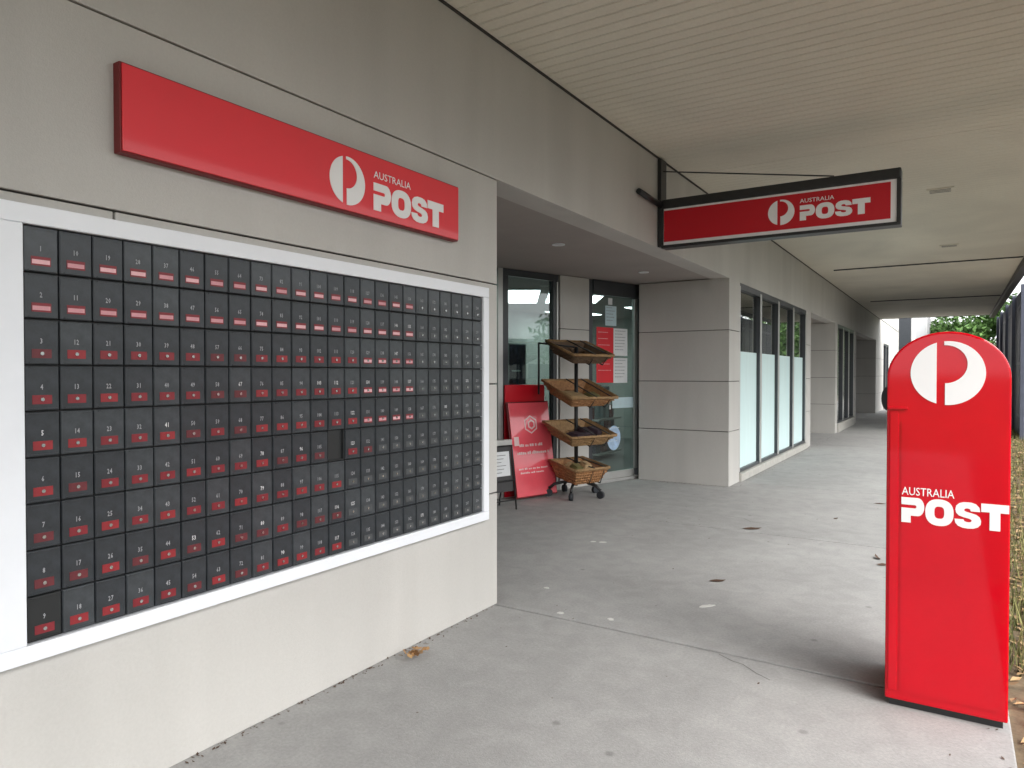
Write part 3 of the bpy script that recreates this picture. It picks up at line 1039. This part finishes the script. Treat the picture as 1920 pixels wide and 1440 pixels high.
for i, (x, y, z, sz, m, lab, n_) in enumerate((
        (.10, -.10, .700, (.085, .10, .03), 'pouch_dark', 'dark folded pouch at the front of the third basket down', 'pouch'),
        (.06, .06, .725, (.09, .07, .035), 'pouch_dark', 'dark folded pouch in the middle of the third basket down', 'pouch'),
        (.07, .19, .730, (.08, .06, .04), 'pouch_dark', 'purplish dark pouch at the door end of the third basket down', 'pouch'),
        (.10, -.11, .300, (.07, .06, .07), 'parcel_olive', 'olive parcel at the sign end of the lowest basket', 'parcel'),
        (.11, .01, .315, (.06, .055, .08), 'parcel_tan', 'tan upright parcel in the centre of the lowest basket', 'parcel'),
        (.10, .13, .295, (.06, .055, .06), 'parcel_brown', 'dark brown parcel at the door end of the lowest basket', 'parcel'),
        (-.05, .0, .33, (.06, .13, .05), 'parcel_tan', 'flat tan parcel at the back of the lowest basket', 'parcel'),
        (.02, -.08, 1.165, (.13, .14, .022), 'parcel_tan', 'large flat orange tan packet lying in the second basket down', 'packet'),
        (.08, .15, 1.155, (.07, .07, .028), 'parcel_olive', 'small olive packet at the door end of the second basket down', 'packet'))):
    pouch(n_, m, bworld(x + .02, y, z - (.02 if z > 1 else 0)), sz, ROT + R(random.Random(i).uniform(-15, 15)), lab, n_, i)
tg = tag(empty('hanging_tag', bworld(.24, .30, 1.06)), 'tiny white tag hanging by a string below the second basket', 'tag')
bx('card', 'paper', tg, -.003, .003, -.012, .012, -.07, -.02)
MB().tube([(0, 0, -.02), (0, 0, .04)], .002, 5).done('string', 'paper', tg)

# ------------------------------------------------------------------ red sandwich board
bl, br_ = Vector((-4.03, 6.46, 0)), Vector((-3.845, 7.05, 0))
SBm = tag(empty('sandwich_board', (bl + br_) / 2, math.atan2(br_.y - bl.y, br_.x - bl.x) - R(90)), 'shiny red sandwich board with white print leaning beside the basket stand', 'sandwich board')
lean = Matrix.Rotation(R(-9), 4, 'Y')
def leaf(name, m, x0, x1, y0, y1, z0, z1, bev=0):
    return MB().box(x0, x1, y0, y1, z0, z1, bev, M=lean).done(name, m, SBm)
leaf('front_panel', 'board_red_glare', -.012, 0, -.298, .298, .035, 1.08, .003)
leaf('frame_edge', 'sign_red_dark', -.03, -.013, -.315, .315, .02, 1.095, .004)
MB().box(-.245, -.222, -.30, .30, .01, 1.27, .003).done('rear_panel', 'sign_red', SBm)
mb = MB()
hexa = [(.105 * math.sin(R(60 * k)), .105 * math.cos(R(60 * k))) for k in range(6)]
hexi = [(u * .84, v * .84) for u, v in hexa]
mb.ring(hexa, hexi, lambda u, v, q: (.0005 + q, u, .83 + v), .0015)
mb.ring([(u * .55 + .01, v * .55) for u, v in hexa], [(u * .36 + .01, v * .36) for u, v in hexa], lambda u, v, q: (.0005 + q, u, .83 + v), .0015)
bmesh.ops.transform(mb.bm, matrix=lean, verts=mb.bm.verts)
mb.done('emblem', 'board_text', SBm)
mb = MB()
rn = random.Random(11)
for z, h, y0, y1 in ((.585, .034, -.2, .16), (.50, .034, -.24, .24), (.33, .02, -.24, .2), (.285, .02, -.22, .12)):
    y = y0
    while y < y1:
        l = rn.uniform(.012, .03)
        k = rn.uniform(.6, 1)
        mb.box(.0005, .002, y, y + l, z, z + h * k, M=lean)
        y += l + rn.choice((.006, .006, .02))
mb.done('print', 'board_text', SBm)['kind'] = 'stuff'
leaf('price_ticket', 'board_text', .001, .004, -.27, -.2, .60, .70)

# ------------------------------------------------------------------ low black wire rack with a notice
f1 = Vector((-3.80, 6.07, 0))
u_ = D
NR_ = tag(empty('wire_rack', f1 - u_ * .27, ROT), 'low black wire rack with a white notice clipped to its front beside the wall corner', 'rack')
for (x, y) in ((0, -.27), (0, .27)):
    MB().tube([(0, y, 0), (-.07, y, .66), (-.14, y, .66), (-.28, y, 0)], .009, 6).done('side_frame', 'black_metal', NR_)
for z, x in ((.655, -.07), (.30, -.032), (.10, -.011)):
    MB().tube([(x, -.27, z), (x, .27, z)], .007, 6).done('cross_rail', 'black_metal', NR_)
mb = MB().box(-.004, .0, -.262, .262, .19, .66, M=Matrix.Translation((-.012, 0, 0)) @ Matrix.Rotation(R(-6), 4, 'Y'))
mb.done('dark_panel', 'gutter', NR_)
nt_ = MB().box(.001, .004, -.25, .23, .35, .60, M=Matrix.Translation((-.012, 0, 0)) @ Matrix.Rotation(R(-6), 4, 'Y')).done('notice_sheet', 'paper', NR_)
mb = MB()
for i in range(6):
    mb.box(.0045, .005, -.2, .18 - .03 * (i % 3), .56 - i * .035, .565 - i * .035, M=Matrix.Translation((-.012, 0, 0)) @ Matrix.Rotation(R(-6), 4, 'Y'))
mb.done('print', 'label_grey', nt_)['kind'] = 'stuff'
MB().box(-.10, -.03, -.26, .24, .665, .72, .004).done('leaflet_tray', 'silver_frame', NR_)

# poster stand standing behind the red board
PS = tag(empty('poster_stand', P0 + D * -2.13 - N * .22, ROT), 'silver framed stand with a dark poster just inside the window above the sandwich board', 'poster stand')
MB().tube([(0, 0, .02), (0, 0, 1.15)], .012, 8).done('pole', 'silver_frame', PS)
bx('base', 'black_metal', PS, -.11, .11, -.13, .13, 0, .02, .004)
for y in (-.135, .128):
    bx('frame_bar', 'silver_frame', PS, -.012, .012, y, y + .012, 1.15, 1.75)
for z in (1.15, 1.738):
    bx('frame_bar', 'silver_frame', PS, -.011, .011, -.1225, .1275, z, z + .012)
bx('poster', 'poster_purple', PS, -.004, .004, -.122, .127, 1.163, 1.737)
bx('poster_band', 'paper', PS, .0045, .006, -.08, .06, 1.42, 1.44)

# ------------------------------------------------------------------ slatted screen past the end of the canopy gutter
SC = tag(empty('metal_screen', (1.28, 23.5, 0)), 'tall blue grey metal screen standing beyond the posting box at the far right', 'screen')
y = 18.4
k = 0
while y < 28.4:
    m = 'screen_blue' if k % 3 else 'screen_light'
    bx('screen_panel', m, SC, -.03, .03, y - 23.5, y + .62 - 23.5, -.02, 3.27, .006)
    y += .66
    k += 1
for yy in (18.3, 21.0, 23.7, 26.3, 28.5):
    bx('screen_post', 'screen_blue', SC, -.11, -.04, yy - 23.5 - .04, yy - 23.5 + .04, -.02, 3.29, .006)
for zz in (.4, 1.6, 2.9):
    bx('screen_rail', 'screen_light', SC, -.039, -.031, 18.3 - 23.5, 28.5 - 23.5, zz, zz + .06)

# ------------------------------------------------------------------ vegetation
def leaves_mesh(name, n, rad, size, seed, m, clumps=26, flat=.8):
    r = np.random.RandomState(seed)
    cc = r.normal(size=(clumps, 3))
    cc /= np.linalg.norm(cc, axis=1)[:, None]
    cc *= (r.uniform(.35, 1, clumps) ** .6)[:, None] * np.array([rad, rad, rad * flat])
    cr = r.uniform(.22, .42, clumps) * rad
    idx = r.randint(0, clumps, n)
    d = r.normal(size=(n, 3))
    d /= np.linalg.norm(d, axis=1)[:, None]
    p = cc[idx] + d * (cr[idx] * r.uniform(.3, 1, n) ** .5)[:, None]
    a = r.normal(size=(n, 3)); a /= np.linalg.norm(a, axis=1)[:, None]
    b = np.cross(a, r.normal(size=(n, 3))); b /= np.linalg.norm(b, axis=1)[:, None]
    s = size * r.uniform(.6, 1.3, n)[:, None]
    V = np.stack([p - a * s, p + b * s * .45, p + a * s, p - b * s * .45], 1).reshape(-1, 3)
    F = np.arange(4 * n).reshape(-1, 4)
    me = bpy.data.meshes.new(name)
    me.from_pydata(V.tolist(), [], F.tolist())
    return me


CROWN = leaves_mesh('crown', 9000, 2.4, .13, 1, 'foliage')
CROWN.materials.append(MATS['foliage'])
CROWNR = leaves_mesh('crown', 6000, 1.8, .10, 2, 'foliage_red')
CROWNR.materials.append(MATS['foliage_red'])


def trunk_mesh(h, r0, seed):
    rn = random.Random(seed)
    mb = MB()
    pts = [(rn.uniform(-.06, .06) * i, rn.uniform(-.06, .06) * i, h * i / 6) for i in range(7)]
    mb.tube(pts, r0, 10, r2=r0 * .45)
    for k in range(5):
        a = rn.uniform(0, 6.28)
        s = Vector(pts[3 + k % 3])
        e_ = s + Vector((math.cos(a) * 1.2, math.sin(a) * 1.2, rn.uniform(.7, 1.4)))
        mb.tube([s, s.lerp(e_, .5) + Vector((0, 0, .15)), e_], r0 * .4, 6, r2=r0 * .15)
    return mb


TR = None
def tree(x, y, h, s, lab, red=False, seed=0):
    e = tag(empty('tree', (x, y, -.2), seed), lab, 'tree', 'trees along the street')
    trunk_mesh(h, .14 * s, seed).done('trunk', 'bark', e)
    c = bpy.data.objects.new('crown', CROWNR if red else CROWN)
    c.parent = e
    c.location = (0, 0, h + .5 * s)
    c.scale = (s, s, s)
    c.rotation_euler = (0, 0, seed * 1.3)
    S.collection.objects.link(c)


tree(1.5, 46, 2.2, 1.25, 'green leafy tree in the gap between the canopy end and the screen', seed=1)
tree(-1.3, 49, 2.0, .8, 'reddish leaved tree beside the far white building', True, 2)
tree(-.4, 53, 3.1, .75, 'small green tree left of centre beyond the posting box', seed=3)
tree(4.5, 56, 2.6, 1.2, 'broad green tree farthest right past the metal screen', seed=4)
for i, (x, y, h, s, lab) in enumerate((
        (14.5, -9, 2.6, 1.2, 'street tree across the road behind the viewer'),
        (15.2, 2, 2.8, 1.3, 'tree across the road opposite the letterbox bank'),
        (14.8, 11, 2.4, 1.1, 'tree across the road opposite the entrance recess'),
        (15.6, 21, 2.8, 1.35, 'tree across the road opposite the second shop window'),
        (15.0, 32, 2.5, 1.2, 'tree across the road near the end of the screen'),
        (3.6, 35, 1.6, .9, 'leafy tree in the verge just past the end of the screen'),
        (5.5, 43, 2.2, 1.1, 'tree in the verge farther past the end of the screen'))):
    tree(x, y, h, s, lab, seed=5 + i)

# far white building
WB = tag(empty('white_building', (-5.0, 56, -.2)), 'white rendered building with dark tall windows beyond the end of the footpath', 'building')
bx('wall', 'white_render', WB, -5, 3.6, -10, 10, 0, 6.2)
bx('roof', 'roof_metal', WB, -5.2, 3.8, -10.2, 10.2, 6.21, 6.4)
for k, x in enumerate((-3.8, -2.2, -.6, 1.0, 2.6)):
    wv = bx('window', 'white_render', WB, x - .5, x + .5, -10.06, -10.001, 1.2, 5.2)
    bx('pane', 'dark_frame', wv, x - .38, x + .38, -10.075, -10.061, 1.3, 5.1)
for k, y in enumerate((-8.5, -6, -3.5, -1)):
    wv = bx('window', 'white_render', WB, 3.601, 3.66, y - .5, y + .5, 1.2, 5.2)
    bx('pane', 'dark_frame', wv, 3.661, 3.675, y - .38, y + .38, 1.3, 5.1)
for (x, lab) in ((-.0, 'slim white pole nearer the canopy end'),):
    t = tag(empty('white_post', (-1.62, 36.5, -.2)), 'slim white post standing past the end of the canopy', 'post')
    MB().tube([(0, 0, 0), (0, 0, 5.2)], .07, 12).done('shaft', 'white_render', t)
    bx('cap', 'white_render', t, -.1, .1, -.1, .1, 5.201, 5.26)
# low house across the road, for what the glass and paint reflect
HB = tag(empty('brick_house', (22, 6, -.2)), 'long low pale house across the road behind the trees', 'house')
bx('wall', 'wall_paint', HB, 0, 8, -14, 16, 0, 3)
bx('roof', 'roof_metal', HB, -.5, 8.5, -14.5, 16.5, 3.01, 3.4)
for k in range(6):
    wv = bx('window', 'white_render', HB, -.05, -.001, -12 + k * 5, -10 + k * 5, .9, 2.2)
    bx('pane', 'dark_frame', wv, -.065, -.051, -11.9 + k * 5, -10.1 + k * 5, 1.0, 2.1)

# ------------------------------------------------------------------ leaf litter and grass in the garden bed
def scatter(name, m, n, x0, x1, y0, y1, size, seed, upright=False, z=-.02):
    r = np.random.RandomState(seed)
    x = r.uniform(x0, x1, n)
    yv = y0 + (y1 - y0) * r.uniform(0, 1, n) ** 1.5
    zz = z + r.uniform(0, .035, n)
    th = r.uniform(0, 6.28, n)
    s = size * r.uniform(.5, 1.4, n)
    V, F = [], []
    for i in range(n):
        c, q = math.cos(th[i]), math.sin(th[i])
        if upright:
            w_ = .004
            dx, dy = r.uniform(-.05, .05, 2)
            V += [(x[i] - c * w_, yv[i] - q * w_, z), (x[i] + c * w_, yv[i] + q * w_, z), (x[i] + dx, yv[i] + dy, z + s[i])]
            F.append((3 * i, 3 * i + 1, 3 * i + 2))
        else:
            t1, t2 = r.uniform(-.5, .5, 2) * s[i]
            V += [(x[i] - c * s[i], yv[i] - q * s[i], zz[i]), (x[i] - q * s[i] * .4, yv[i] + c * s[i] * .4, zz[i] + abs(t1)),
                  (x[i] + c * s[i], yv[i] + q * s[i], zz[i] + abs(t2) * .5), (x[i] + q * s[i] * .4, yv[i] - c * s[i] * .4, zz[i] + .004)]
            F.append((4 * i, 4 * i + 1, 4 * i + 2, 4 * i + 3))
    me = bpy.data.meshes.new(name)
    me.from_pydata(V, [], F)
    return tag(link(name, me, None, [m]), kind='stuff')


tag(scatter('leaf_litter', 'leaf_litter', 16000, .22, 1.9, 1.0, 26, .035, 5), 'dry brown leaf litter covering the garden bed', 'leaf litter')
tag(scatter('grass', 'grass_blade', 16000, .22, 2.2, 4.0, 30, .14, 6, True), 'straggly green and straw coloured grass growing through the litter', 'grass')


def leaf_obj(name, x, y, s, rz, m, lab, cat='leaf', curl=.4, group='fallen leaves on the footpath'):
    mb = MB()
    P = [(-1, 0, .1), (-.5, -.28, .02), (0, -.36, .0), (.5, -.25, .05), (1, 0, .3), (.5, .25, .12), (0, .36, .18), (-.5, .28, .1)]
    ctr = [(-.5, 0, .02), (0, 0, .02), (.5, 0, .1)]
    v = [mb.bm.verts.new((a * s, b * s, .004 + c * s * curl)) for a, b, c in P]
    cv = [mb.bm.verts.new((a * s, b * s, .003 + c * s * curl)) for a, b, c in ctr]
    for f in ((v[0], v[1], cv[0]), (v[1], v[2], cv[1], cv[0]), (v[2], v[3], cv[2], cv[1]), (v[3], v[4], cv[2]), (v[4], v[5], cv[2]),
              (v[5], v[6], cv[1], cv[2]), (v[6], v[7], cv[0], cv[1]), (v[7], v[0], cv[0])):
        mb.bm.faces.new(f)
    o = mb.done(name, m)
    o.location = (x, y, 0)
    o.rotation_euler = (0, 0, rz)
    return tag(o, lab, cat, group)


leaf_obj('fallen_leaf', -1.528, 6.434, .09, .55, 'leaf_brown', 'long dark leaf lying in the middle of the footpath before the frosted windows')
leaf_obj('fallen_leaf', -1.338, 4.688, .06, .6, 'leaf_brown', 'dark pointed leaf on the footpath in line with the hanging sign')
leaf_obj('fallen_leaf', -.955, 7.315, .04, 1.2, 'leaf_brown', 'tiny dark leaf on the footpath far left of the word on the posting box')
leaf_obj('fallen_leaf', -.665, 8.407, .06, .2, 'leaf_brown', 'dark leaf touching the left edge of the posting box, farthest away')
leaf_obj('fallen_leaf', -.480, 5.909, .05, 2.0, 'leaf_brown', 'upper of two curled dark leaves beside the posting box', curl=1.6)
leaf_obj('fallen_leaf', -.428, 5.72, .05, .4, 'leaf_brown', 'lower of two curled dark leaves beside the posting box', curl=1.2)
rn = random.Random(21)
mb = MB()
for k in range(26):
    a, r_ = rn.uniform(0, 6.28), rn.uniform(0, .07) ** 1
    s_ = rn.uniform(.012, .03)
    M_ = Matrix.Translation((math.cos(a) * r_ * .8, math.sin(a) * r_ * 1.3, .012 + rn.uniform(0, .03))) @ Matrix.Rotation(rn.uniform(0, 6.28), 4, 'Z') @ Matrix.Rotation(rn.uniform(-.8, .8), 4, 'X')
    vs = [mb.bm.verts.new(M_ @ Vector(p)) for p in ((-s_, 0, 0), (0, -s_ * .5, .003), (s_, 0, .006), (0, s_ * .5, .003))]
    mb.bm.faces.new(vs)
lc = mb.done('leaf_clump', 'leaf_orange')
lc.location = (-2.24, 2.63, 0)
tag(lc, 'small clump of dry orange leaves against the foot of the letterbox wall', 'leaves', kind='stuff')
for i, (x, y, sx, sy, rz, lab) in enumerate((
        (-1.247, 4.147, .055, .016, .9, 'long white scrap on the footpath nearest the posting box'),
        (-2.233, 3.94, .018, .014, 0, 'round white speck near the foot of the letterbox wall corner'),
        (-1.639, 3.63, .018, .016, 0, 'white speck just past the slab joint'),
        (-1.93, 3.57, .02, .014, .4, 'pale speck lying on the slab joint'),
        (-2.451, 5.263, .03, .016, .6, 'right one of a pair of white specks before the recess'),
        (-2.526, 5.237, .022, .014, .6, 'left one of a pair of white specks before the recess'))):
    mb = MB().prism([(u * (1 + .2 * math.sin(5 * j)), v * (1 + .2 * math.cos(3 * j))) for j, (u, v) in enumerate(sup(0, 0, sx, sy, 2, 14))],
                    lambda u, v, q: (u, v, .001 + q), .004)
    o = mb.done('paper_scrap', 'scrap_white')
    o.location = (x, y, 0)
    o.rotation_euler = (0, 0, rz)
    tag(o, lab, 'scrap', 'white specks on the footpath')
# hairline cracks in the nearest slabs
ck = tag(empty('pavement_crack'), kind='structure')
for pts in ([(-.98, 3.47), (-.90, 3.42), (-.85, 3.41), (-.77, 3.34), (-.70, 3.30)],
            [(-1.9, 6.9), (-1.7, 6.86), (-1.62, 6.75), (-1.4, 6.7)]):
    mb = MB()
    for p, q in zip(pts[:-1], pts[1:]):
        p, q = Vector((*p, 0)), Vector((*q, 0))
        n_ = (q - p).cross(Vector((0, 0, 1))).normalized() * .0016
        mb.bm.faces.new([mb.bm.verts.new(v + Vector((0, 0, .0012))) for v in (p - n_, q - n_, q + n_, p + n_)])
    mb.done('crack', 'joint_dark', ck)

# small bits of leaf and grit blown against the walls and over the slabs
r = np.random.RandomState(9)
spots = [(-2.335 + abs(r.normal(0, .02)), r.uniform(-1, 3.5)) for _ in range(260)]
spots += [(r.uniform(-3.5, -2.34), 8.66 - abs(r.normal(0, .03))) for _ in range(90)]
spots += [(-2.30 + abs(r.normal(0, .05)), r.uniform(8.7, 17)) for _ in range(160)]
spots += [(r.uniform(-2.6, .15), r.uniform(1.2, 12)) for _ in range(110)]
spots += [(.19 - abs(r.normal(0, .12)), r.uniform(1.5, 14)) for _ in range(240)]
V, F = [], []
for i, (x, y) in enumerate(spots):
    th, q = r.uniform(0, 6.28), r.uniform(.003, .011)
    c, sn = math.cos(th) * q, math.sin(th) * q
    z0 = .0015 + r.uniform(0, .003)
    V += [(x - c, y - sn, z0), (x - sn * .5, y + c * .5, z0 + .002), (x + c, y + sn, z0 + .004), (x + sn * .5, y - c * .5, z0 + .001)]
    F.append((4 * i, 4 * i + 1, 4 * i + 2, 4 * i + 3))
me = bpy.data.meshes.new('leaf_grit')
me.from_pydata(V, [], F)
tag(link('leaf_grit', me, None, ['leaf_brown']), 'tiny dark bits of leaf and grit strewn along the wall foot and slabs', 'debris', kind='stuff')
